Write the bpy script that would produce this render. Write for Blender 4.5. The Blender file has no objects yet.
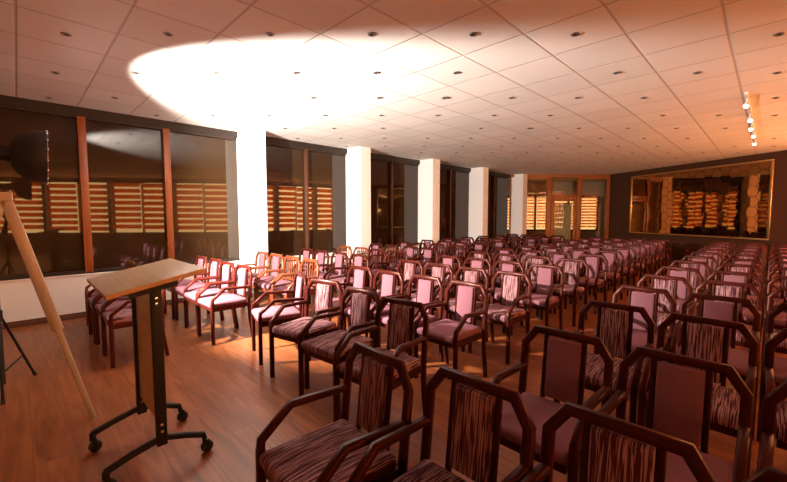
import bpy, math, random
from mathutils import Vector, Matrix

random.seed(7)
scene = bpy.context.scene
COL = scene.collection
PI = math.pi
CAM_Z = 1.46
CEIL = CAM_Z + 1.508

# ------------------------------------------------------------------ materials
MATS = {}


def new_mat(name):
    m = bpy.data.materials.new(name)
    m.use_nodes = True
    nt = m.node_tree
    b = nt.nodes['Principled BSDF']
    return m, nt, b


def simple(name, col, rough=.5, metal=0.0, spec=None, noise=0.0, nscale=20, bump=0.0):
    m, nt, b = new_mat(name)
    b.inputs['Base Color'].default_value = (*col, 1)
    b.inputs['Roughness'].default_value = rough
    b.inputs['Metallic'].default_value = metal
    if spec is not None:
        b.inputs['Specular IOR Level'].default_value = spec
    tc = nt.nodes.new('ShaderNodeTexCoord')
    nz = nt.nodes.new('ShaderNodeTexNoise')
    nz.inputs['Scale'].default_value = nscale
    nz.inputs['Detail'].default_value = 4
    nt.links.new(tc.outputs['Object'], nz.inputs['Vector'])
    if noise:
        mx = nt.nodes.new('ShaderNodeMix')
        mx.data_type = 'RGBA'
        mx.inputs[6].default_value = (*[c * (1 - noise) for c in col], 1)
        mx.inputs[7].default_value = (*[min(1, c * (1 + noise)) for c in col], 1)
        nt.links.new(nz.outputs['Fac'], mx.inputs[0])
        nt.links.new(mx.outputs[2], b.inputs['Base Color'])
    if bump:
        bp = nt.nodes.new('ShaderNodeBump')
        bp.inputs['Strength'].default_value = bump
        bp.inputs['Distance'].default_value = .002
        nt.links.new(nz.outputs['Fac'], bp.inputs['Height'])
        nt.links.new(bp.outputs['Normal'], b.inputs['Normal'])
    MATS[name] = m
    return m


def wood(name, dark, light, rough=.3, scale=(3, 40, 3), spec=.5, tint=(1, 1, 1)):
    m, nt, b = new_mat(name)
    tc = nt.nodes.new('ShaderNodeTexCoord')
    mp = nt.nodes.new('ShaderNodeMapping')
    mp.inputs['Scale'].default_value = scale
    nz = nt.nodes.new('ShaderNodeTexNoise')
    nz.inputs['Scale'].default_value = 1.0
    nz.inputs['Detail'].default_value = 5
    nz.inputs['Distortion'].default_value = .6
    cr = nt.nodes.new('ShaderNodeValToRGB')
    cr.color_ramp.elements[0].position = .3
    cr.color_ramp.elements[0].color = (*dark, 1)
    cr.color_ramp.elements[1].position = .75
    cr.color_ramp.elements[1].color = (*light, 1)
    L = nt.links
    L.new(tc.outputs['Object'], mp.inputs['Vector'])
    L.new(mp.outputs['Vector'], nz.inputs['Vector'])
    L.new(nz.outputs['Fac'], cr.inputs['Fac'])
    L.new(cr.outputs['Color'], b.inputs['Base Color'])
    b.inputs['Roughness'].default_value = rough
    b.inputs['Specular IOR Level'].default_value = spec
    b.inputs['Specular Tint'].default_value = (*tint, 1)
    MATS[name] = m
    return m


def math_node(nt, op, a, bval=None):
    n = nt.nodes.new('ShaderNodeMath')
    n.operation = op
    for i, v in enumerate((a, bval)):
        if v is None:
            continue
        if isinstance(v, (int, float)):
            n.inputs[i].default_value = v
        else:
            nt.links.new(v, n.inputs[i])
    return n.outputs[0]


def mix_col(nt, fac, c1, c2):
    mx = nt.nodes.new('ShaderNodeMix')
    mx.data_type = 'RGBA'
    for i, v in ((0, fac), (6, c1), (7, c2)):
        if isinstance(v, (int, float)):
            mx.inputs[i].default_value = v
        elif isinstance(v, tuple):
            mx.inputs[i].default_value = (*v, 1)
        else:
            nt.links.new(v, mx.inputs[i])
    return mx.outputs[2]


def ceiling_mat():
    m, nt, b = new_mat('ceiling_tiles')
    L = nt.links
    tc = nt.nodes.new('ShaderNodeTexCoord')
    sp = nt.nodes.new('ShaderNodeSeparateXYZ')
    L.new(tc.outputs['Object'], sp.inputs[0])
    x = math_node(nt, 'DIVIDE', math_node(nt, 'SUBTRACT', sp.outputs[0], 2.164 - .3), .6)
    y = math_node(nt, 'DIVIDE', math_node(nt, 'SUBTRACT', sp.outputs[1], 2.420 - .3), .6)
    dist = []
    for v in (x, y):
        f = math_node(nt, 'FRACT', v)
        d = math_node(nt, 'ABSOLUTE', math_node(nt, 'SUBTRACT', f, .5))
        dist.append(math_node(nt, 'SUBTRACT', .5, d))          # 0 at the joint
    dmin = math_node(nt, 'MINIMUM', dist[0], dist[1])
    mr = nt.nodes.new('ShaderNodeMapRange')
    mr.inputs['From Min'].default_value = .008
    mr.inputs['From Max'].default_value = .022
    L.new(dmin, mr.inputs['Value'])
    cb = nt.nodes.new('ShaderNodeCombineXYZ')
    L.new(math_node(nt, 'FLOOR', x), cb.inputs[0])
    L.new(math_node(nt, 'FLOOR', y), cb.inputs[1])
    wn = nt.nodes.new('ShaderNodeTexWhiteNoise')
    L.new(cb.outputs[0], wn.inputs['Vector'])
    tile = mix_col(nt, wn.outputs['Value'], (.73, .70, .65), (.81, .775, .72))
    col = mix_col(nt, mr.outputs[0], (.52, .45, .39), tile)
    L.new(col, b.inputs['Base Color'])
    b.inputs['Roughness'].default_value = .75
    bp = nt.nodes.new('ShaderNodeBump')
    bp.inputs['Strength'].default_value = .6
    bp.inputs['Distance'].default_value = .006
    L.new(mr.outputs[0], bp.inputs['Height'])
    L.new(bp.outputs['Normal'], b.inputs['Normal'])
    return m


def floor_mat():
    m, nt, b = new_mat('laminate_floor')
    L = nt.links
    tc = nt.nodes.new('ShaderNodeTexCoord')
    mp = nt.nodes.new('ShaderNodeMapping')
    mp.inputs['Rotation'].default_value = (0, 0, PI / 2)
    L.new(tc.outputs['Object'], mp.inputs['Vector'])
    br = nt.nodes.new('ShaderNodeTexBrick')
    br.inputs['Scale'].default_value = 1
    br.inputs['Brick Width'].default_value = 1.25
    br.inputs['Row Height'].default_value = .19
    br.inputs['Mortar Size'].default_value = .0018
    br.inputs['Mortar Smooth'].default_value = .1
    br.inputs['Bias'].default_value = 0
    br.offset = .37
    br.inputs['Color1'].default_value = (0, 0, 0, 1)
    br.inputs['Color2'].default_value = (1, 1, 1, 1)
    br.inputs['Mortar'].default_value = (.5, .5, .5, 1)
    L.new(mp.outputs[0], br.inputs['Vector'])
    m2 = nt.nodes.new('ShaderNodeMapping')
    m2.inputs['Scale'].default_value = (16, 1.6, 1)
    L.new(tc.outputs['Object'], m2.inputs['Vector'])
    ad = nt.nodes.new('ShaderNodeVectorMath')
    ad.operation = 'ADD'
    sc = nt.nodes.new('ShaderNodeVectorMath')
    sc.operation = 'SCALE'
    sc.inputs['Scale'].default_value = 9
    L.new(br.outputs['Color'], sc.inputs[0])
    L.new(m2.outputs[0], ad.inputs[0])
    L.new(sc.outputs[0], ad.inputs[1])
    nz = nt.nodes.new('ShaderNodeTexNoise')
    nz.inputs['Scale'].default_value = 1
    nz.inputs['Detail'].default_value = 6
    nz.inputs['Distortion'].default_value = 1.2
    L.new(ad.outputs[0], nz.inputs['Vector'])
    cr = nt.nodes.new('ShaderNodeValToRGB')
    e = cr.color_ramp.elements
    e[0].position = .3
    e[0].color = (.14, .035, .010, 1)
    e[1].position = .72
    e[1].color = (.36, .108, .029, 1)
    L.new(nz.outputs['Fac'], cr.inputs['Fac'])
    pl = mix_col(nt, math_node(nt, 'MULTIPLY', br.outputs['Color'], .35), cr.outputs['Color'], (.16, .05, .016))
    col = mix_col(nt, br.outputs['Fac'], pl, (.125, .038, .013))
    L.new(col, b.inputs['Base Color'])
    b.inputs['Roughness'].default_value = .36
    b.inputs['Specular IOR Level'].default_value = .4
    return m


def stripe_fabric():
    m, nt, b = new_mat('striped_fabric')
    L = nt.links
    tc = nt.nodes.new('ShaderNodeTexCoord')
    oi = nt.nodes.new('ShaderNodeObjectInfo')
    mp = nt.nodes.new('ShaderNodeMapping')
    mp.inputs['Scale'].default_value = (6, 210, 6)
    L.new(tc.outputs['Object'], mp.inputs['Vector'])
    ad = nt.nodes.new('ShaderNodeVectorMath')
    ad.operation = 'ADD'
    L.new(mp.outputs[0], ad.inputs[0])
    cb = nt.nodes.new('ShaderNodeCombineXYZ')
    L.new(math_node(nt, 'MULTIPLY', oi.outputs['Random'], 50), cb.inputs[0])
    L.new(cb.outputs[0], ad.inputs[1])
    nz = nt.nodes.new('ShaderNodeTexNoise')
    nz.inputs['Scale'].default_value = 1
    nz.inputs['Detail'].default_value = 2
    nz.inputs['Distortion'].default_value = .5
    L.new(ad.outputs[0], nz.inputs['Vector'])
    cr = nt.nodes.new('ShaderNodeValToRGB')
    e = cr.color_ramp.elements
    e[0].position = .485
    e[0].color = (.06, .011, .018, 1)
    e[1].position = .565
    e[1].color = (.39, .205, .20, 1)
    L.new(nz.outputs['Fac'], cr.inputs['Fac'])
    L.new(cr.outputs['Color'], b.inputs['Base Color'])
    b.inputs['Roughness'].default_value = .85
    b.inputs['Specular IOR Level'].default_value = .15
    MATS['striped'] = m
    return m


def emit(name, col, strength):
    m, nt, b = new_mat(name)
    b.inputs['Base Color'].default_value = (0, 0, 0, 1)
    b.inputs['Emission Color'].default_value = (*col, 1)
    b.inputs['Emission Strength'].default_value = strength
    MATS[name] = m
    return m


def translucent(name, col, tcol, fac):
    m, nt, b = new_mat(name)
    b.inputs['Base Color'].default_value = (*col, 1)
    b.inputs['Roughness'].default_value = .9
    b.inputs['Specular IOR Level'].default_value = .1
    tr = nt.nodes.new('ShaderNodeBsdfTranslucent')
    tr.inputs['Color'].default_value = (*tcol, 1)
    mx = nt.nodes.new('ShaderNodeMixShader')
    mx.inputs[0].default_value = fac
    nt.links.new(b.outputs[0], mx.inputs[1])
    nt.links.new(tr.outputs[0], mx.inputs[2])
    nt.links.new(mx.outputs[0], nt.nodes['Material Output'].inputs['Surface'])
    MATS[name] = m
    return m


M_ceiling = ceiling_mat()
M_floor = floor_mat()
M_striped = stripe_fabric()
M_plain = simple('mauve_fabric', (.22, .088, .107), .85, spec=.15, noise=.12, nscale=250, bump=.2)
M_wood_dark = wood('mahogany', (.028, .005, .0035), (.062, .009, .005), .32, (30, 30, 4), .17, (1, .5, .4))
M_wood_red = wood('red_mahogany', (.045, .007, .005), (.09, .013, .008), .3, (30, 30, 4), .35, (1, .5, .4))
M_wood_orange = wood('orange_beech', (.12, .026, .008), (.21, .05, .014), .3, (30, 30, 4))
M_white = simple('white_paint', (.80, .77, .72), .7, noise=.03, nscale=6)
M_cream = simple('cream_plaster', (.62, .5, .38), .8, noise=.05, nscale=4)
M_brown_wall = simple('brown_wall', (.060, .021, .008), .8, spec=.15, noise=.12, nscale=3)
M_frame_wood = wood('window_wood', (.20, .050, .009), (.33, .09, .017), .4, (30, 30, 2))
M_mull = wood('dark_mullion_wood', (.055, .018, .007), (.09, .03, .012), .45, (30, 30, 2))
M_header = wood('dark_header_wood', (.010, .004, .002), (.02, .008, .004), .6, (2, 30, 30))
M_base = wood('baseboard_wood', (.08, .03, .015), (.14, .055, .03), .45, (2, 30, 30))
M_gold = simple('gilt', (.72, .42, .13), .3, metal=.9, noise=.1, nscale=40)
M_black = simple('black_steel', (.014, .012, .011), .55, spec=.25, noise=.1)
M_blackfab = simple('black_reflector_cloth', (.012, .011, .011), .6, noise=.1)
M_silver = simple('silver_lining', (.75, .75, .75), .35, metal=.9)
M_chrome = simple('chrome', (.7, .68, .65), .2, metal=1)
M_rubber = simple('black_rubber', (.012, .011, .011), .55)
M_plate = wood('oak_laminate', (.40, .23, .09), (.52, .32, .14), .42, (40, 3, 40))
M_easel = wood('pale_beech', (.40, .33, .25), (.52, .45, .36), .45, (30, 30, 3))
M_orange = simple('orange_plastic', (.85, .16, .03), .4)
M_lens = simple('dark_lens', (.06, .05, .045), .2, metal=.4)
M_grayring = simple('brushed_ring', (.36, .33, .3), .3, metal=.8)
M_lampglow = emit('spot_glow', (1, .78, .5), 14)
M_day = emit('sunset_daylight', (1, .55, .20), 7.8)
M_day_low = emit('low_sun_daylight', (1, .57, .22), 14.5)
M_day2 = emit('evening_daylight', (1, .64, .26), 1.25)
M_slat = translucent('blind_band_fabric', (.34, .13, .045), (.90, .37, .12), .72)
M_sheer = translucent('sheer_curtain', (.75, .74, .62), (.85, .84, .70), .8)
M_rail = simple('white_track', (.7, .66, .6), .5)

# dark tinted reflective glazing, night-dark behind
M_glass, nt_, b_ = new_mat('tinted_glazing')
b_.inputs['Base Color'].default_value = (.030, .015, .006, 1)
b_.inputs['Roughness'].default_value = .02
b_.inputs['IOR'].default_value = 1.52
b_.inputs['Specular IOR Level'].default_value = .5
M_mirror, nt_, b_ = new_mat('bronze_mirror')
b_.inputs['Base Color'].default_value = (.60, .29, .095, 1)
b_.inputs['Metallic'].default_value = 1
b_.inputs['Roughness'].default_value = .03
# clear pane: part transparent, part reflecting
M_clear, nt_, b_ = new_mat('clear_glass')
tr_ = nt_.nodes.new('ShaderNodeBsdfTransparent')
tr_.inputs['Color'].default_value = (.82, .80, .74, 1)
gl_ = nt_.nodes.new('ShaderNodeBsdfGlossy')
gl_.inputs['Roughness'].default_value = .02
mx_ = nt_.nodes.new('ShaderNodeMixShader')
mx_.inputs[0].default_value = .02
nt_.links.new(tr_.outputs[0], mx_.inputs[1])
nt_.links.new(gl_.outputs[0], mx_.inputs[2])
nt_.links.new(mx_.outputs[0], nt_.nodes['Material Output'].inputs['Surface'])


# ------------------------------------------------------------------ mesh builder
class MB:
    def __init__(self):
        self.v, self.f, self.s = [], [], []

    def add(self, verts, faces, smooth=False):
        o = len(self.v)
        self.v += [tuple(p) for p in verts]
        for f in faces:
            self.f.append([i + o for i in f])
            self.s.append(smooth)

    def box(self, c, s, rot=None, bev=0.0):
        """box; optional bevel made with the octagon sweep"""
        hx, hy, hz = (k / 2 for k in s)
        if bev:
            self.rbox(c, s, bev, rot=rot, n=1)
            return
        vs = [Vector((x * hx, y * hy, z * hz)) for x in (-1, 1) for y in (-1, 1) for z in (-1, 1)]
        if rot is not None:
            vs = [rot @ p for p in vs]
        vs = [p + Vector(c) for p in vs]
        self.add(vs, [(0, 1, 3, 2), (4, 6, 7, 5), (0, 4, 5, 1), (2, 3, 7, 6), (0, 2, 6, 4), (1, 5, 7, 3)])

    def prism(self, poly, z0, z1):
        n = len(poly)
        vs = [(x, y, z0) for x, y in poly] + [(x, y, z1) for x, y in poly]
        fs = [tuple(range(n - 1, -1, -1)), tuple(range(n, 2 * n))]
        fs += [(i, (i + 1) % n, n + (i + 1) % n, n + i) for i in range(n)]
        self.add(vs, fs)

    def rbox(self, c, s, r, rot=None, n=4, dome=0.0, shape=None):
        """rounded box, optionally with a domed top"""
        h = [k / 2 for k in s]
        r = min(r, min(h) * .999)
        vs, fs, index = [], [], {}

        def ticks(hh):
            a = [-hh + r * (1 - math.cos(PI / 2 * i / n)) for i in range(n)] if n > 1 else [-hh]
            a = a + [-hh + r]
            k = 4 if dome or shape else 1
            mid = [-hh + r + (2 * hh - 2 * r) * i / k for i in range(1, k)]
            return a + mid + [-q for q in reversed(a)]
        T = [ticks(q) for q in h]

        def vid(p):
            key = tuple(round(q, 6) for q in p)
            if key not in index:
                inner = Vector([max(-h[i] + r, min(h[i] - r, p[i])) for i in range(3)])
                d = Vector(p) - inner
                q = inner + (d.normalized() * r if d.length > 1e-9 else d)
                if dome and q.z > 0:
                    q.z += dome * (1 - (q.x / h[0]) ** 2) * (1 - (q.y / h[1]) ** 2) * (q.z / h[2])
                if shape:
                    q = shape(q)
                if rot is not None:
                    q = rot @ q
                index[key] = len(vs)
                vs.append(q + Vector(c))
            return index[key]
        for ax in range(3):
            a, b = [(1, 2), (2, 0), (0, 1)][ax]
            for sg in (-1, 1):
                for i in range(len(T[a]) - 1):
                    for j in range(len(T[b]) - 1):
                        q = []
                        for (ii, jj) in ((i, j), (i + 1, j), (i + 1, j + 1), (i, j + 1)):
                            p = [0, 0, 0]
                            p[ax] = sg * h[ax]
                            p[a] = T[a][ii]
                            p[b] = T[b][jj]
                            q.append(vid(p))
                        if sg < 0:
                            q.reverse()
                        if len(set(q)) == 4:
                            fs.append(q)
        self.add(vs, fs, n > 1)

    def sweep(self, pts, n, w, t, ch=.005):
        """rectangular bar (w in the path's plane, t along n) with softened edges, mitred at the bends"""
        pts = [Vector(p) for p in pts]
        n = Vector(n).normalized()
        hw, ht = w / 2, t / 2
        ch = min(ch, hw * .6, ht * .6)
        prof = [(hw, ht - ch), (hw - ch, ht), (-hw + ch, ht), (-hw, ht - ch), (-hw, -ht + ch), (-hw + ch, -ht),
                (hw - ch, -ht), (hw, -ht + ch)]
        rings = []
        for i, p in enumerate(pts):
            t0 = (pts[i] - pts[i - 1]).normalized() if i else None
            t1 = (pts[i + 1] - pts[i]).normalized() if i < len(pts) - 1 else None
            if t0 is None:
                tt, k = t1, 1
            elif t1 is None:
                tt, k = t0, 1
            else:
                tt = (t0 + t1).normalized()
                k = 1 / max(.3, tt.dot(t0))
            b = n.cross(tt).normalized()
            rings.append([p + b * (x * k) + n * y for x, y in prof])
        vs = [q for r in rings for q in r]
        fs = []
        m = len(prof)
        for i in range(len(rings) - 1):
            for j in range(m):
                fs.append((i * m + j, i * m + (j + 1) % m, (i + 1) * m + (j + 1) % m, (i + 1) * m + j))
        fs.append(tuple(range(m - 1, -1, -1)))
        fs.append(tuple((len(rings) - 1) * m + j for j in range(m)))
        self.add(vs, fs)

    def tube(self, pts, r, seg=12, r1=None):
        pts = [Vector(p) for p in pts]
        rings = []
        for i, p in enumerate(pts):
            d = (pts[min(i + 1, len(pts) - 1)] - pts[max(i - 1, 0)]).normalized()
            up = Vector((0, 0, 1)) if abs(d.z) < .9 else Vector((1, 0, 0))
            a = d.cross(up).normalized()
            b = d.cross(a).normalized()
            rr = r if r1 is None else r + (r1 - r) * i / (len(pts) - 1)
            rings.append([p + (a * math.cos(2 * PI * k / seg) + b * math.sin(2 * PI * k / seg)) * rr for k in range(seg)])
        vs = [q for g in rings for q in g]
        for i in range(len(rings) - 1):
            self.add([], [])
        o = len(self.v)
        self.v += [tuple(q) for q in vs]
        for i in range(len(rings) - 1):
            for k in range(seg):
                self.f.append([o + i * seg + k, o + i * seg + (k + 1) % seg, o + (i + 1) * seg + (k + 1) % seg, o + (i + 1) * seg + k])
                self.s.append(True)
        self.f.append([o + k for k in range(seg - 1, -1, -1)])
        self.s.append(False)
        self.f.append([o + (len(rings) - 1) * seg + k for k in range(seg)])
        self.s.append(False)

    def lathe(self, prof, origin, axis, seg=24, smooth=True):
        """prof: (radius, height along axis)"""
        ax = Vector(axis).normalized()
        up = Vector((0, 0, 1)) if abs(ax.z) < .9 else Vector((1, 0, 0))
        a = ax.cross(up).normalized()
        b = ax.cross(a).normalized()
        o = Vector(origin)
        vs = []
        for r, h in prof:
            for k in range(seg):
                th = 2 * PI * k / seg
                vs.append(o + ax * h + (a * math.cos(th) + b * math.sin(th)) * max(r, 1e-4))
        fs = []
        for i in range(len(prof) - 1):
            for k in range(seg):
                fs.append((i * seg + k, i * seg + (k + 1) % seg, (i + 1) * seg + (k + 1) % seg, (i + 1) * seg + k))
        self.add(vs, fs, smooth)

    def build(self, name, mat, parent=None, loc=None):
        me = bpy.data.meshes.new(name)
        me.from_pydata(self.v, [], self.f)
        me.polygons.foreach_set('use_smooth', self.s)
        me.materials.append(mat)
        me.update()
        import bmesh
        bm = bmesh.new()
        bm.from_mesh(me)
        bmesh.ops.recalc_face_normals(bm, faces=bm.faces)
        bm.to_mesh(me)
        bm.free()
        try:
            me.set_sharp_from_angle(angle=math.radians(50))
        except Exception:
            pass
        o = bpy.data.objects.new(name, me)
        COL.objects.link(o)
        if loc is not None:
            o.location = loc
        if parent is not None:
            o.parent = parent
        return o


def tag(o, label, cat, group=None):
    o['label'] = label
    o['category'] = cat
    if group:
        o['group'] = group
    return o


def thing(name, label, cat, loc=(0, 0, 0), rz=0.0, group=None):
    o = bpy.data.objects.new(name, None)
    COL.objects.link(o)
    o.empty_display_size = .1
    o.location = loc
    o.rotation_euler = (0, 0, rz)
    return tag(o, label, cat, group)


def structure(o):
    o['kind'] = 'structure'
    return o


def copy_tree(o, parent=None):
    c = o.copy()
    COL.objects.link(c)
    if parent is not None:
        c.parent = parent
    for ch in list(o.children):
        copy_tree(ch, c)
    return c


ORD = ['', 'first', 'second', 'third', 'fourth', 'fifth', 'sixth', 'seventh', 'eighth', 'ninth', 'tenth', 'eleventh',
       'twelfth', 'thirteenth', 'fourteenth', 'fifteenth', 'sixteenth', 'seventeenth', 'eighteenth']

# ------------------------------------------------------------------ room shell
WY = 6.90                                   # window wall
PL = (-3.0, WY)
PF1 = (19.93 - WY, WY)                      # far glazing starts
PF2 = (15.65, 4.28)
PR = (12.0, -1.21)                          # mirror wall ends
PB = (6.5, -2.2)
PB2 = (-3.0, -9.8)
ROOM = [PL, PF1, PF2, PR, PB, PB2]


def outset(poly, d):
    cx = sum(p[0] for p in poly) / len(poly)
    cy = sum(p[1] for p in poly) / len(poly)
    res = []
    for x, y in poly:
        v = Vector((x - cx, y - cy)).normalized() * d
        res.append((x + v.x, y + v.y))
    return res


b = MB(); b.prism(outset(ROOM, .35), -.1, 0); structure(b.build('floor', M_floor))
b = MB(); b.prism(outset(ROOM, .35), CEIL, CEIL + .1); structure(b.build('ceiling', M_ceiling))


def wall_boxes(mb, p, q, spans, thick=.15, off=0.0, side=-1):
    """boxes along the wall line p->q; spans: (s0, s1, z0, z1); side: which side of p->q is outside (-1 right)"""
    p, q = Vector(p), Vector(q)
    d = (q - p).normalized()
    n = Vector((-d.y, d.x)) * (-side)        # outward
    for s0, s1, z0, z1 in spans:
        a = p + d * s0 + n * off
        c = p + d * s1 + n * off
        poly = [tuple(a), tuple(c), tuple(c + n * thick), tuple(a + n * thick)]
        mb.prism(poly, z0, z1)


# window wall: parapet, header
SILL = .60
HEAD = 2.865
b = MB()
b.prism([(-3, WY), (13.05, WY), (13.15, WY + .2), (-3, WY + .2)], 0, SILL)
structure(b.build('wall_left', M_white))
b = MB(); b.box((5.0, WY + .035, SILL + .012), (16, .10, .025), bev=.004); structure(b.build('trim_1', M_white))
b = MB(); b.box((5.02, WY - .008, .04), (16.0, .016, .08)); structure(b.build('baseboard_left', M_base))
b = MB(); b.prism([(-3, WY - .01), (13.02, WY - .01), (13.2, WY + .2), (-3, WY + .2)], HEAD, CEIL)
structure(b.build('trim_2', M_header))

# columns
COLX = [2.90, 5.40, 7.92, 10.42, 13.12]
for i, x in enumerate(COLX):
    w = .30 if i < 4 else .34
    b = MB()
    b.box((x + w / 2, WY - .205, CEIL / 2), (w, .53, CEIL))
    o = structure(b.build('column', M_white))
    b = MB(); b.box((x + w / 2, WY - .235, .04), (w + .024, .494, .08))
    structure(b.build('column_plinth', M_base, o))

# window bays
bays = [(-3.0, 2.90, [-1.7, -.4, .70, 1.75]), (3.20, 5.40, [4.33]), (5.70, 7.92, [6.83]), (8.22, 10.42, [9.33]),
        (10.72, 12.98, [11.9])]
GY = WY + .06
for i, (x0, x1, mull) in enumerate(bays):
    b = MB()
    xs = [x0] + mull + [x1]
    zc, zh = (SILL + HEAD) / 2 + .012, HEAD - SILL - .02
    b.box(((x0 + x1) / 2, WY + .03, SILL + .05), (x1 - x0 - .1, .06, .05))
    b.box(((x0 + x1) / 2, WY + .03, HEAD - .025), (x1 - x0 - .1, .06, .05))
    fr = structure(b.build('window_%d' % (i + 1), M_header))
    for x in mull:
        b = MB(); b.box((x, WY + .025, zc), (.095 if i == 0 else .06, .10, zh - .05), bev=.006)
        b.build('mullion', M_frame_wood if i == 0 else M_mull, fr)
    for a, c in zip(xs[:-1], xs[1:]):
        b = MB(); b.box(((a + c) / 2, GY, zc), (c - a - .002, .012, zh - .06)); b.build('pane', M_glass, fr)

# far glazed screen with a door, at 45 degrees
E1 = Vector((1, -1, 0)).normalized()
E2 = Vector((1, 1, 0)).normalized()
FD = 19.93 / math.sqrt(2)


def far(lat, dep, z):
    return E1 * lat + E2 * (FD + dep) + Vector((0, 0, z))


RF = Matrix.Rotation(-PI / 4, 3, 'Z')       # local x -> E1, local y -> E2


def fbox(mb, l0, l1, d0, d1, z0, z1, bev=0.0):
    mb.box(far((l0 + l1) / 2, (d0 + d1) / 2, (z0 + z1) / 2), (l1 - l0, d1 - d0, z1 - z0), rot=RF, bev=bev)


b = MB()
fbox(b, 4.30, 8.10, -.02, .08, 2.87, CEIL)
fbox(b, 5.71, 5.89, -.04, .06, 0, 2.87, .006)
fbox(b, 6.85, 7.00, -.04, .06, 0, 2.87, .006)
fbox(b, 7.92, 8.06, -.04, .06, 0, 2.87, .006)
fbox(b, 4.80, 4.95, -.02, .06, 0, 2.87, .006)
fbox(b, 5.90, 6.84, -.03, .05, 2.10, 2.22, .005)
for l0, l1 in ((4.95, 5.68), (7.02, 7.92)):
    fbox(b, l0, l1, -.02, .05, .0, .12)
    fbox(b, l0, l1, -.02, .05, 2.80, 2.87)
wf = structure(b.build('window_6', M_frame_wood))
for l0, l1, z0, z1 in ((4.95, 5.68, .12, 2.80), (7.02, 7.92, .12, 2.80), (5.90, 6.84, 2.22, 2.87)):
    b = MB(); fbox(b, l0 - .01, l1 + .01, .01, .02, z0 - .01, z1 + .01); b.build('pane', M_clear, wf)
b = MB()
fbox(b, 5.91, 6.01, -.02, .03, .01, 2.09, .004)
fbox(b, 6.73, 6.83, -.02, .03, .01, 2.09, .004)
fbox(b, 6.01, 6.73, -.02, .03, .01, .16, .004)
fbox(b, 6.01, 6.73, -.02, .03, 1.99, 2.09, .004)
dr = structure(b.build('door_1', M_frame_wood))
b = MB(); fbox(b, 6.0, 6.74, 0, .01, .15, 2.0); b.build('pane', M_clear, dr)
b = MB(); b.tube([far(6.78, -.03, 1.02), far(6.78, -.07, 1.02), far(6.67, -.07, 1.02)], .010); b.build('door_handle', M_chrome, dr)

# lobby behind the glazing
b = MB(); fbox(b, 3.2, 9.6, .1, 3.4, -.1, -.002); structure(b.build('floor_lobby', M_floor))
b = MB(); fbox(b, 3.2, 9.6, .1, 3.4, 2.97, 3.05); structure(b.build('ceiling_lobby', M_cream))
b = MB()
fbox(b, 3.3, 9.6, 3.0, 3.15, 0, .75); fbox(b, 3.3, 9.6, 3.0, 3.15, 2.35, 2.97)
fbox(b, 3.3, 3.5, 3.0, 3.15, .75, 2.35); fbox(b, 9.3, 9.6, 3.0, 3.15, .75, 2.35)
structure(b.build('wall_lobby_back', M_cream))
b = MB(); fbox(b, 3.2, 3.3, .1, 3.15, 0, 2.97); structure(b.build('wall_lobby_left', M_cream))
b = MB(); fbox(b, 9.6, 9.7, .1, 3.15, 0, 2.97); structure(b.build('wall_lobby_right', M_cream))
b = MB()
for l in (3.52, 5.0, 6.45, 7.95, 9.28):
    fbox(b, l - .04, l + .04, 3.02, 3.1, .75, 2.35)
fbox(b, 3.5, 9.3, 3.02, 3.1, .75, .81); fbox(b, 3.5, 9.3, 3.02, 3.1, 2.29, 2.35)
wl = structure(b.build('window_7', M_frame_wood))
b = MB(); fbox(b, 3.5, 9.3, 3.11, 3.12, .75, 2.35); b.build('pane', M_day2, wl)


def blind(place, length, z0, z1, pitch, band, label, shift=0.0, cat='blind', group='zebra roller blinds'):
    """place(s, d, z) -> world point and rotation; hangs inside the window"""
    o, rot = place
    t = thing('zebra_blind', label, cat, o, 0, group)
    t.rotation_euler = (0, 0, rot)
    mb = MB()
    z = z1 - .06 - shift
    while z - band > z0 + .03:
        mb.box((length / 2, 0, z - band / 2), (length - .03, .004, band))
        z -= pitch
    mb.build('fabric_bands', M_slat, t)
    mb = MB(); mb.rbox((length / 2, 0, z1 - .035), (length, .07, .07), .02, n=3); mb.build('headrail', M_header, t)
    mb = MB(); mb.rbox((length / 2, 0, z0 + .012), (length - .02, .024, .024), .008, n=2); mb.build('bottom_bar', M_header, t)
    mb = MB()
    for s in (.12, length - .12):
        mb.tube([(s, .006, z0 + .02), (s, .006, z1 - .05)], .0025, 6)
    mb.build('tape', M_header, t)
    return t


names_l = ['left of the glass door', 'straight behind the glass door', 'right of the glass door', 'far right in the lobby']
for k, (l0, l1) in enumerate(((3.58, 4.96), (5.04, 6.41), (6.49, 7.91), (7.99, 9.24))):
    blind((far(l0, 2.96, 0), -PI / 4), l1 - l0, .8, 2.35, .13, .07, 'sunlit striped blind in the lobby window, ' + names_l[k], group='lobby blinds')

# sheer curtain behind the door
mb = MB()
N = 60
vs, fs = [], []
for i in range(N + 1):
    l = 5.98 + .74 * i / N
    d = .16 + .018 * math.sin(i * 1.05) + .006 * math.sin(i * 2.7)
    for z in (.05, .7, 1.4, 1.88):
        vs.append(far(l, d, z))
for i in range(N):
    for j in range(3):
        fs.append((i * 4 + j, (i + 1) * 4 + j, (i + 1) * 4 + j + 1, i * 4 + j + 1))
mb.add(vs, fs, True)
t = thing('sheer_curtain', 'pale sheer curtain hanging behind the glass door', 'curtain', far(6.35, .16, 0))
o = mb.build('curtain_cloth', M_sheer)
o.location = -t.location
o.parent = t
mb = MB(); mb.tube([far(5.95, .16, 1.9) - t.location, far(6.79, .16, 1.9) - t.location], .01); mb.build('curtain_rod', M_header, t)

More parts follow.
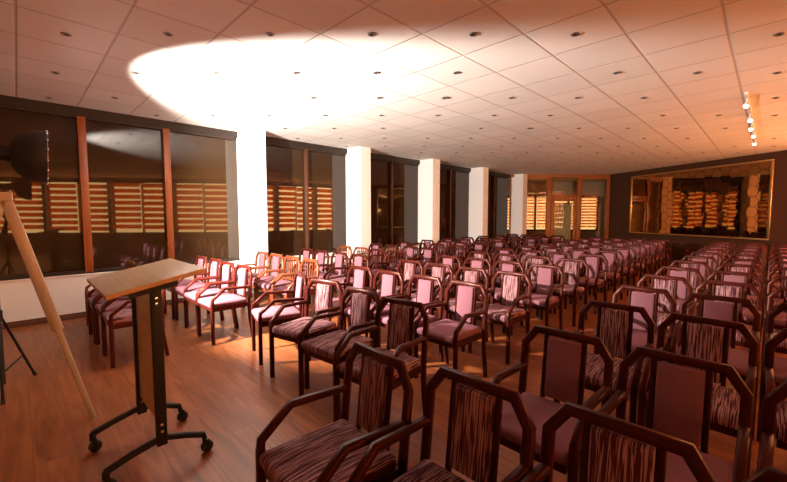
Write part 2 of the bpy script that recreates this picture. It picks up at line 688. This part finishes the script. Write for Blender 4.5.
# ---- mirror wall (right)
RW = Vector((PF2[0] - PR[0], PF2[1] - PR[1], 0))
RL = RW.length
RD = RW.normalized()                         # from near end to far end
RN = Vector((-RD.y, RD.x, 0))                # into the room
if RN.x > 0:
    RN = -RN
b = MB()
b.prism([PR, PF2, (PF2[0] + .3, PF2[1] - .05), (PR[0] + .3, PR[1] - .1)], 0, CEIL)
structure(b.build('wall_right', M_brown_wall))
R_rot = math.atan2(RD.y, RD.x)
RM = Matrix.Rotation(R_rot, 3, 'Z')          # local x -> RD, local y -> RN (left of RD)


def on_wall(px):
    """distance along the mirror wall seen at picture column u"""
    u = (px - 393.5) / 375.8
    # X = k Y ; PR + s RD
    k1, k2 = 1 - u, 1 + u                    # X*k1 = Y*k2
    s = (PR[1] * k2 - PR[0] * k1) / (RD.x * k1 - RD.y * k2)
    return s


s_far, s_near = 5.55, 1.45
MZ0, MZ1 = .875, 2.775
mc = Vector((PR[0], PR[1], 0)) + RD * ((s_far + s_near) / 2)
mt = thing('wall_mirror', 'wide mirror of hexagonal tiles in a thin gilt frame on brown wall', 'mirror', mc, R_rot)
ml = s_far - s_near
b = MB(); b.box((0, .012, (MZ0 + MZ1) / 2), (ml - .02, .016, MZ1 - MZ0 - .02)); b.build('backing_board', M_black, mt)
for zz in (MZ0, MZ1):
    b = MB(); b.box((0, .025, zz), (ml + .04, .04, .04), bev=.008); b.build('frame_rail', M_gold, mt)
for ss in (-1, 1):
    b = MB(); b.box((ss * ml / 2, .025, (MZ0 + MZ1) / 2), (.06, .04, MZ1 - MZ0 - .05), bev=.008); b.build('frame_stile', M_gold, mt)
hs = .148                                     # hexagon side


def clip_poly(poly, fn):
    out = []
    for i in range(len(poly)):
        a, c = poly[i], poly[(i + 1) % len(poly)]
        da, dc = fn(a), fn(c)
        if da >= 0:
            out.append(a)
        if da * dc < 0:
            tt = da / (da - dc)
            out.append((a[0] + (c[0] - a[0]) * tt, a[1] + (c[1] - a[1]) * tt))
    return out


rng = random.Random(3)
b = MB()
vp = hs * math.sqrt(3)
i = 0
x = -ml / 2 - .05
while x < ml / 2 + hs:
    z = MZ0 - .1 + (vp / 2 if i % 2 else 0)
    while z < MZ1 + vp:
        poly = [(x + (hs - .007) * math.cos(k * PI / 3), z + (hs - .007) * math.sin(k * PI / 3)) for k in range(6)]
        for fn in (lambda p: p[0] + ml / 2 - .03, lambda p: ml / 2 - .03 - p[0], lambda p: p[1] - MZ0 - .025, lambda p: MZ1 - .025 - p[1]):
            if poly:
                poly = clip_poly(poly, fn)
        if len(poly) >= 3:
            tx, tz = rng.uniform(-.004, .004), rng.uniform(-.004, .004)
            top = [(px, .026 + tx * (px - x) + tz * (pz - z), pz) for px, pz in poly]
            bot = [(px, .020, pz) for px, pz in poly]
            n = len(poly)
            b.add(bot + top, [tuple(range(n)), tuple(range(2 * n - 1, n - 1, -1))] + [(k, n + k, n + (k + 1) % n, (k + 1) % n) for k in range(n)])
        z += vp
    x += 1.5 * hs
    i += 1
b.build('hexagonal_mirror_tiles', M_mirror, mt)

# slim post between the glazing and the mirror wall
b = MB(); b.box((PF2[0] - .10, PF2[1] + .0, CEIL / 2), (.07, .07, CEIL), rot=RF); structure(b.build('trim_3', M_frame_wood))
b = MB()
b.box(Vector((PR[0], PR[1], .05)) + RD * RL / 2 + RN * .008, (RL, .016, .1), rot=RM); structure(b.build('baseboard_right', M_base))

# ---- back walls with the sunlit blinds
BS, BH = .70, 2.86


def back_wall(p, q, name, wn, n_bays, words, day):
    p, q = Vector((*p, 0)), Vector((*q, 0))
    d = (q - p).normalized()
    ln = (q - p).length
    out = Vector((d.y, -d.x, 0))
    rot = math.atan2(d.y, d.x)
    mb = MB()

    def pr(mb, s0, s1, o0, o1, z0, z1):
        poly = [p + d * s0 + out * o0, p + d * s1 + out * o0, p + d * s1 + out * o1, p + d * s0 + out * o1]
        mb.prism([(v.x, v.y) for v in poly], z0, z1)
    pr(mb, 0, ln, 0, .2, 0, BS)
    pr(mb, 0, ln, 0, .2, BH, CEIL)
    bw = ln / n_bays
    for k in range(n_bays + 1):
        c = k * bw
        pr(mb, max(0, c - .07), min(ln, c + .07), 0, .2, BS, BH)
    structure(mb.build(name, M_cream))
    for k in range(n_bays):
        s0, s1 = k * bw + .07, (k + 1) * bw - .07
        mb = MB()
        for (a, c, z0, z1) in ((s0, s0 + .06, BS, BH), (s1 - .06, s1, BS, BH), (s0, s1, BS, BS + .05), (s0, s1, BH - .05, BH),
                               ((s0 + s1) / 2 - .03, (s0 + s1) / 2 + .03, BS, BH)):
            pr(mb, a, c, .1, .16, z0, z1)
        w = structure(mb.build('window_%d' % (wn + k), M_frame_wood))
        mb = MB(); pr(mb, s0, s1, .165, .175, BS, BH); mb.build('pane', day, w)
        pos = p + d * s0 + out * .03
        half = (s1 - s0) / 2
        for h_ in range(2):
            blind((pos + d * (h_ * half + .01), rot), half - .02, BS + .02, BH, .245, .165,
                  words + ', ' + ORD[2 * k + h_ + 1] + ' from its outer end', shift=rng.uniform(0, .1))


back_wall(PB2, PB, 'wall_back', 8, 5, 'amber striped blind mirrored in left glazing', M_day)
back_wall(PB, PR, 'wall_side', 13, 3, 'amber striped blind mirrored in hexagon tiles', M_day_low)
b = MB(); b.prism([(-3, WY + .2), (-3.15, WY + .2), (-3.15, -9.9), (-3, -9.9)], 0, CEIL); structure(b.build('wall_front', M_cream))

# ------------------------------------------------------------------ ceiling downlights
import itertools


def project(P):
    X, Y, Z = P
    pt = .0683
    lat, d, dz = (X - Y) / 2 ** .5, (X + Y) / 2 ** .5, Z - CAM_Z
    yc = d * math.cos(pt) - dz * math.sin(pt)
    zc = d * math.sin(pt) + dz * math.cos(pt)
    if yc < .1:
        return None
    return 393.5 + 375.8 * lat / yc, 241 - 375.8 * zc / yc


def in_room(x, y, mgn):
    poly = ROOM
    ins = False
    for (x1, y1), (x2, y2) in zip(poly, poly[1:] + poly[:1]):
        if (y1 > y) != (y2 > y) and x < (x2 - x1) * (y - y1) / (y2 - y1) + x1:
            ins = not ins
    for (x1, y1), (x2, y2) in zip(poly, poly[1:] + poly[:1]):
        d = Vector((x2 - x1, y2 - y1)); l = d.length; d /= l
        if abs((x - x1) * d.y - (y - y1) * d.x) < mgn:
            return False
    return ins


def make_downlight(label):
    t = thing('downlight', label, 'ceiling light', (0, 0, CEIL))
    mb = MB(); mb.lathe([(.022, -.001), (.036, -.001), (.038, -.004), (.035, -.008), (.028, -.010), (.022, -.007), (.022, -.001)], (0, 0, 0), (0, 0, 1), 20)
    mb.build('trim_ring', M_grayring, t)
    mb = MB(); mb.lathe([(.001, -.006), (.015, -.006), (.023, -.003), (.023, -.001), (.001, -.001)], (0, 0, 0), (0, 0, 1), 16)
    mb.build('lamp_lens', M_lens, t)
    return t


missing = {(0, 3), (1, 2), (2, 5), (3, 4), (4, 1)}
S = .6 * math.sqrt(2)
proto = None
for r in range(0, 11):
    k_seen = 0
    for k in range(-14, 15):
        lat, d = -.181 + S * k, 3.241 + S * r
        X, Y = (lat + d) / 2 ** .5, (d - lat) / 2 ** .5
        if not in_room(X, Y, .16) or (r, k) in missing:
            continue
        if any(cx - .1 < X < cx + .45 and Y > WY - .55 for cx in COLX):
            continue
        pj = project((X, Y, CEIL))
        if pj is None or not (0 < pj[0] < 787 and pj[1] > 0):
            continue
        k_seen += 1
        lab = 'unlit recessed downlight, %s from the left in the %s ceiling row from the front' % (ORD[k_seen], ORD[r + 1])
        if proto is None:
            o = proto = make_downlight(lab)
        else:
            o = copy_tree(proto)
        o.location = (X, Y, CEIL)
        tag(o, lab, 'ceiling light', 'ceiling downlights')
        if (r, k) in ((2, 1), (4, 3)):
            o.scale = (1.35, 1.35, 1.2)

# track of lit spots
TY = .28
t = thing('track_light', 'ceiling track with five glowing spotlights above the right-hand chairs', 'ceiling light', (8.5, TY, CEIL))
b = MB(); b.box((0, 0, -.012), (4.2, .034, .024), bev=.004); b.build('rail', M_rail, t)
for x, tw in ((6.65, .3), (7.7, -.4), (8.5, .5), (9.3, -.2), (10.3, .3)):
    ax = Vector((-.75, tw * .4, -.65)).normalized()
    c = Vector((x - 8.5, 0, -.10))
    b = MB()
    b.lathe([(.001, -.05), (.020, -.048), (.027, -.025), (.030, .04), (.027, .042), (.025, .015), (.001, .015)], c, ax, 18)
    b.tube([c + Vector((0, 0, .10)), c], .008)
    h = b.build('spot_head', M_rail, t)
    b = MB(); b.lathe([(.001, .038), (.016, .037), (.026, .03), (.026, .024), (.001, .024)], c, ax, 16); b.build('lamp', M_lampglow, h)

# ------------------------------------------------------------------ chairs (front faces -x)
YB = .216
LEAN = .11


def bx(z):
    return .195 + LEAN * (z - .40)


def chair_parts(root, wood_m, fabric, slatted=False, arm=True):
    n_back = Vector((1, 0, -LEAN)).normalized()
    b = MB(); b.rbox((-.028, 0, .438), (.435, .405, .062), .026, n=4, dome=.018); b.build('seat', fabric, root)
    b = MB()
    for s in (-1, 1):
        b.box((-.015, s * (YB - .012), .395), (.40, .022, .05))
    b.box((-.215, 0, .395), (.024, 2 * YB - .06, .05)); b.box((.185, 0, .395), (.024, 2 * YB - .06, .05))
    b.build('seat_frame', wood_m, root)
    hoop = [(-YB, .425), (-YB, .735), (-YB + .060, .822), (YB - .060, .822), (YB, .735), (YB, .425)]
    b = MB(); b.sweep([(bx(z), y, z) for y, z in hoop], n_back, .039, .030); b.build('back_frame', wood_m, root)
    if not slatted:
        for s in (-1, 1):
            b = MB(); b.sweep([(bx(.41), s * .098, .41), (bx(.81), s * .098, .81)], n_back, .024, .022); b.build('back_slat', wood_m, root)
        rot = Matrix.Rotation(math.atan(LEAN), 3, 'Y')
        b = MB(); b.rbox((bx(.635) - .004, 0, .635), (.036, .172, .325), .013, rot=rot, n=3); b.build('backrest', fabric, root)
    else:
        b = MB(); b.sweep([(bx(.49), -YB + .01, .49), (bx(.49), YB - .01, .49)], n_back, .03, .02); b.build('cross_rail', wood_m, root)
        for k in range(5):
            y0, y1 = -.10 + .05 * k, -.128 + .064 * k
            b = MB(); b.sweep([(bx(.495), y0, .495), (bx(.60) + .012, y0 * 1.1, .60), (bx(.72) + .01, (y0 + y1) / 2 * 1.1, .72), (bx(.81), y1, .81)], n_back, .020, .014)
            b.build('back_slat', wood_m, root)
    for s in (-1, 1):
        b = MB()
        b.sweep([(bx(.61) - .012, s * YB, .605), (-.085, s * YB, .618), (-.222, s * YB, .505), (-.226, s * YB, .46)], (0, 1, 0), .030, .036)
        b.build('armrest', wood_m, root)
    for s in (-1, 1):
        b = MB(); b.sweep([(-.226, s * YB, .47), (-.226, s * YB, 0)], (0, 1, 0), .036, .034); b.build('leg', wood_m, root)
        b = MB(); b.sweep([(bx(.43), s * YB, .43), (.202, s * YB, .25), (.236, s * YB, 0)], (0, 1, 0), .034, .032); b.build('leg', wood_m, root)


PROTO = {}


def chair(kind, xtop, y, rz, label, group):
    """kind: (wood, fabric, slatted)"""
    if kind not in PROTO:
        wm = {'d': M_wood_dark, 'r': M_wood_red, 'o': M_wood_orange}[kind[0]]
        fm = {'s': M_striped, 'p': M_plain}[kind[1]]
        t = thing('armchair', label, 'chair', (0, 0, 0), 0, group)
        chair_parts(t, wm, fm, kind[2])
        PROTO[kind] = t
        o = t
    else:
        o = copy_tree(PROTO[kind])
    # the top of the back stays at (xtop, y)
    o.location = (xtop - .24 * math.cos(rz), y - .24 * math.sin(rz), 0)
    o.rotation_euler = (0, 0, rz)
    tag(o, label, 'chair', group)
    return o


rg = random.Random(11)
R0, RP = 1.17, .88


def row_x(k):
    return R0 + RP * (k - 1)


FAB = {'s': 'striped', 'p': 'mauve'}


def describe(kind, block, row, seat, ref):
    if kind[2]:
        a = 'slat-backed armchair'
    else:
        a = FAB[kind[1]] + ' panel-backed armchair'
    return '%s, %s, %s row from front, %s from %s' % (a, block, ORD[row], ORD[seat], ref)


# window-side block
LY = [4.60, 5.10, 5.60, 6.10]
L_kind = {
    1: ['rs', 'rp', 'rs', 'ox'], 2: ['rp', 'rp', 'rp', 'rp'], 3: ['ox', 'ox', 'op', 'op'], 4: ['dp', 'dp', 'dp', 'dp'],
    5: ['dx', 'dx', 'ox', 'ox'], 6: ['dp', 'dp', 'dx', 'dp'], 7: ['dx', 'dx', 'dx', 'dp']}
for row in range(1, 14):
    for j, y in enumerate(LY):
        if row in L_kind:
            c = L_kind[row][j]
        else:
            c = 'd' + rg.choice('pppx')
        kind = (c[0], 'p' if c[1] in 'px' else 's', c[1] == 'x')
        xt = row_x(row) + rg.uniform(-.02, .02)
        rz = math.radians(rg.uniform(-1.6, 1.6))
        chair(kind, xt - {1: .12, 2: .07}.get(row, 0), y + rg.uniform(-.006, .006), rz,
              describe(kind, 'window-side block', row, 4 - j, 'the windows'), 'armchairs in the window-side block')

# middle block
MY = [1.97, 2.475, 2.98, 3.485]
for row in range(2, 14):
    for j, y in enumerate(MY):
        fab = 's' if row % 2 == 0 else 'p'
        if row > 6 and rg.random() < .15:
            fab = 'sp'[fab == 's']
        kind = ('d', fab, False)
        rz = math.radians(rg.uniform(-1.6, 1.6))
        xt = row_x(row) + rg.uniform(-.02, .02)
        if row == 2:
            kind = ('d', 'p' if j == 3 else 's', False)
            rz = math.radians([8, 5, 13, -16][j])
            xt = [1.97, 2.03, 2.07, 2.13][j]
            y += [-.09, -.06, .03, .05][j]
        chair(kind, xt, y + rg.uniform(-.006, .006), rz,
              describe(kind, 'middle block', row - 1, j + 1, 'right aisle'), 'armchairs in the middle block')

# right-hand block
RY = [.74, .245, -.25]
for row in range(1, 14):
    for j, y in enumerate(RY):
        fab = 's' if row % 2 else 'p'
        if row > 7 and rg.random() < .15:
            fab = 'sp'[fab == 's']
        kind = ('d', fab, False)
        rz = math.radians(rg.uniform(-1.6, 1.6))
        xt = row_x(row) + rg.uniform(-.02, .02)
        if row == 1:
            rz = 0.0
            xt = [1.205, 1.26, 1.275][j]
            y = [.760, .283, -.192][j]
        chair(kind, xt, y + (0 if row == 1 else rg.uniform(-.006, .006)), rz,
              describe(kind, 'right-hand block', row, j + 1, 'middle aisle'), 'armchairs in the right-hand block')
chair(('d', 's', False), 1.135, 1.238, math.radians(-4), 'striped panel-backed armchair jutting into the aisle, frontmost, full seat showing',
      'armchairs in the right-hand block')

# ------------------------------------------------------------------ lectern
LX, L0, L1 = .525, 2.40, 2.89
t = thing('lectern', 'mobile wooden lectern with black steel frame on castors', 'lectern', (LX, (L0 + L1) / 2, 0))
ly = (L1 - L0) / 2
for s in (-1, 1):
    y = s * ly
    b = MB(); b.rbox((0, y, .60), (.055, .035, .90), .006, n=2); post = b.build('post', M_black, t)
    b = MB()
    for z in (.235, .275):
        b.lathe([(.001, .005), (.008, .004), (.010, 0), (.010, -.006)], (0, y - .018, z), (0, -1, 0), 10)
    for z in (.97, 1.0):
        b.lathe([(.001, .005), (.008, .004), (.010, 0), (.010, -.006)], (0, y - .018, z), (0, -1, 0), 10)
    b.build('bolt', M_chrome, post)
    for sx in (-1, 1):
        ex = -.265 if sx < 0 else .225
        b = MB(); b.sweep([(sx * .01, y, .19), (ex * .55, y, .155), (ex, y, .115)], (0, 1, 0), .032, .030); b.build('leg', M_black, t)
        b = MB()
        b.tube([(ex, y, .12), (ex, y, .075)], .012)
        b.box((ex + .012, y - .021, .06), (.022, .005, .055)); b.box((ex + .012, y + .021, .06), (.022, .005, .055))
        cst = b.build('castor', M_black, t)
        b = MB(); b.lathe([(.001, -.018), (.026, -.018), (.034, -.012), (.036, 0), (.034, .012), (.026, .018), (.001, .018)], (ex + .015, y, .036), (0, 1, 0), 20)
        b.build('wheel', M_rubber, cst)
b = MB(); b.rbox((0, 0, .64), (.018, 2 * ly - .04, .74), .003, n=2); b.build('front_panel', M_plate, t)
rot = Matrix.Rotation(-math.atan2(.10, .50), 3, 'Y')
b = MB(); b.rbox((-.01, -.05, 1.105), (.47, .69, .024), .004, rot=rot, n=2); b.build('top_board', M_plate, t)
for s in (-1, 1):
    b = MB(); b.box((-.01, s * ly, 1.063), (.24, .03, .05), rot=rot); b.build('top_bracket', M_black, t)

# ------------------------------------------------------------------ easel
t = thing('easel', 'pale wooden A-frame easel standing at the left edge', 'easel', (-.05, 3.50, 0))


def leg_bar(p, q, w, th, n):
    mb = MB(); mb.sweep([p, q], n, w, th, .004); return mb


apex = Vector((-.005, .02, 1.60))
fr = Vector((.37, -.12, 0)); fl = Vector((-.50, -.05, 0)); fb = Vector((-.42, .62, 0))
nrm = (fr - apex).cross(fl - apex).normalized()
for f_, nm in ((fr, 'leg'), (fl, 'leg')):
    mid = apex + (f_ - apex) * .58
    b = leg_bar(apex, mid, .062, .030, nrm); lg = b.build('leg', M_easel, t)
    b = leg_bar(apex + (f_ - apex) * .52 + nrm * .0, f_, .036, .018, nrm)
    b.build('leg_extension', M_easel, lg)
    c = apex + (f_ - apex) * .56 + nrm * .02
    b = MB(); b.lathe([(.001, .012), (.012, .010), (.014, 0), (.012, -.006)], c, nrm, 12); b.build('knob', M_black, lg)
b = leg_bar(apex + Vector((0, .04, -.03)), fb, .034, .022, (1, 0, 0)); b.build('rear_leg', M_easel, t)
b = MB(); b.rbox(tuple(apex + Vector((0, 0, -.02))), (.085, .05, .06), .008, n=2); b.build('hinge_block', M_easel, t)
b = MB(); b.rbox(tuple(apex + (fl - apex) * .14 + nrm * -.02 + Vector((.02, -.02, 0))), (.05, .04, .05), .01, n=2); b.build('clamp', M_orange, t)

# ------------------------------------------------------------------ studio light
SX, SY = -.145, 4.435
t = thing('studio_light', 'black studio light with deep round reflector on tripod stand beside the left windows', 'light', (SX, SY, 0))
HZ = 1.965
b = MB(); b.tube([(0, 0, .06), (0, 0, 1.86)], .014); b.build('pole', M_black, t)
b = MB(); b.tube([(0, 0, .60), (0, 0, .68)], .024); b.tube([(0, 0, 1.15), (0, 0, 1.21)], .021); b.build('collar', M_black, t)
for a in (12, 120, 230):
    ca, sa = math.cos(math.radians(a + 40)), math.sin(math.radians(a + 40))
    b = MB()
    b.tube([(.02 * ca, .02 * sa, .62), (.31 * ca, .31 * sa, .012)], .010)
    b.tube([(.015 * ca, .015 * sa, .16), (.205 * ca, .205 * sa, .235)], .007)
    lg = b.build('leg', M_black, t)
    b = MB(); b.tube([(.30 * ca, .30 * sa, .034), (.317 * ca, .317 * sa, .006)], .014); b.build('rubber_foot', M_rubber, lg)
AX = Vector((1, -.01, -.03)).normalized()
cen = Vector((0, 0, HZ))
b = MB()
b.lathe([(.001, -.17), (.045, -.17), (.05, -.16), (.05, .03), (.06, .035), (.06, .14), (.001, .14)], cen + Vector((0, 0, 0)), AX, 20)
b.box((0, 0, HZ - .07), (.05, .05, .08), bev=.006)
head = b.build('strobe_head', M_black, t)
prof_o, prof_i = [], []
for i in range(13):
    q = i / 12
    r = .05 + .172 * math.sin(q * PI / 2) ** .85
    h = .13 + .22 * (1 - math.cos(q * PI / 2)) ** .9
    prof_o.append((r, h)); prof_i.append((r - .006, h + .003))
b = MB(); b.lathe(prof_o, cen, AX, 32); bowl = b.build('reflector', M_blackfab, t)
b = MB(); b.lathe(prof_i, cen, AX, 32); b.build('reflector_lining', M_silver, bowl)
a_ = AX.cross(Vector((0, 0, 1))).normalized(); c_ = AX.cross(a_).normalized()
for k in range(16):
    th = 2 * PI * k / 16 + .2
    p_ = cen + AX * .352 + (a_ * math.cos(th) + c_ * math.sin(th)) * .224
    b = MB(); b.lathe([(.001, -.007), (.006, -.004), (.007, 0), (.006, .004), (.001, .007)], p_, AX, 8); b.build('rod_tip', M_chrome, bowl)

# flash lamp inside the reflector
ld = bpy.data.lights.new('flash_lamp', 'SPOT')
ld.energy = 2600
ld.color = (1, .90, .82)
ld.spot_size = math.radians(115)
ld.spot_blend = .36
ld.shadow_soft_size = .035
lo = bpy.data.objects.new('flash_lamp', ld)
COL.objects.link(lo)
lo.location = Vector((SX, SY, HZ)) + AX * .17
aim = Vector((1, .10, -.09)).normalized()
lo.rotation_euler = aim.to_track_quat('-Z', 'Y').to_euler()

# ------------------------------------------------------------------ world, camera
w = bpy.data.worlds.new('night')
scene.world = w
w.use_nodes = True
w.node_tree.nodes['Background'].inputs[0].default_value = (.02, .012, .008, 1)
w.node_tree.nodes['Background'].inputs[1].default_value = 1.0

cd = bpy.data.cameras.new('camera')
cd.sensor_width = 36
cd.lens = 36 * 375.8 / 787
cd.clip_start = .05
co = bpy.data.objects.new('camera', cd)
COL.objects.link(co)
co.location = (0, 0, CAM_Z)
co.rotation_euler = (PI / 2 - .0683, 0, -PI / 4)
scene.camera = co

vs_ = scene.view_settings
vs_.view_transform = 'Standard'
vs_.look = 'None'
vs_.gamma = 1
vs_.exposure = 0.35
vs_.use_curve_mapping = False
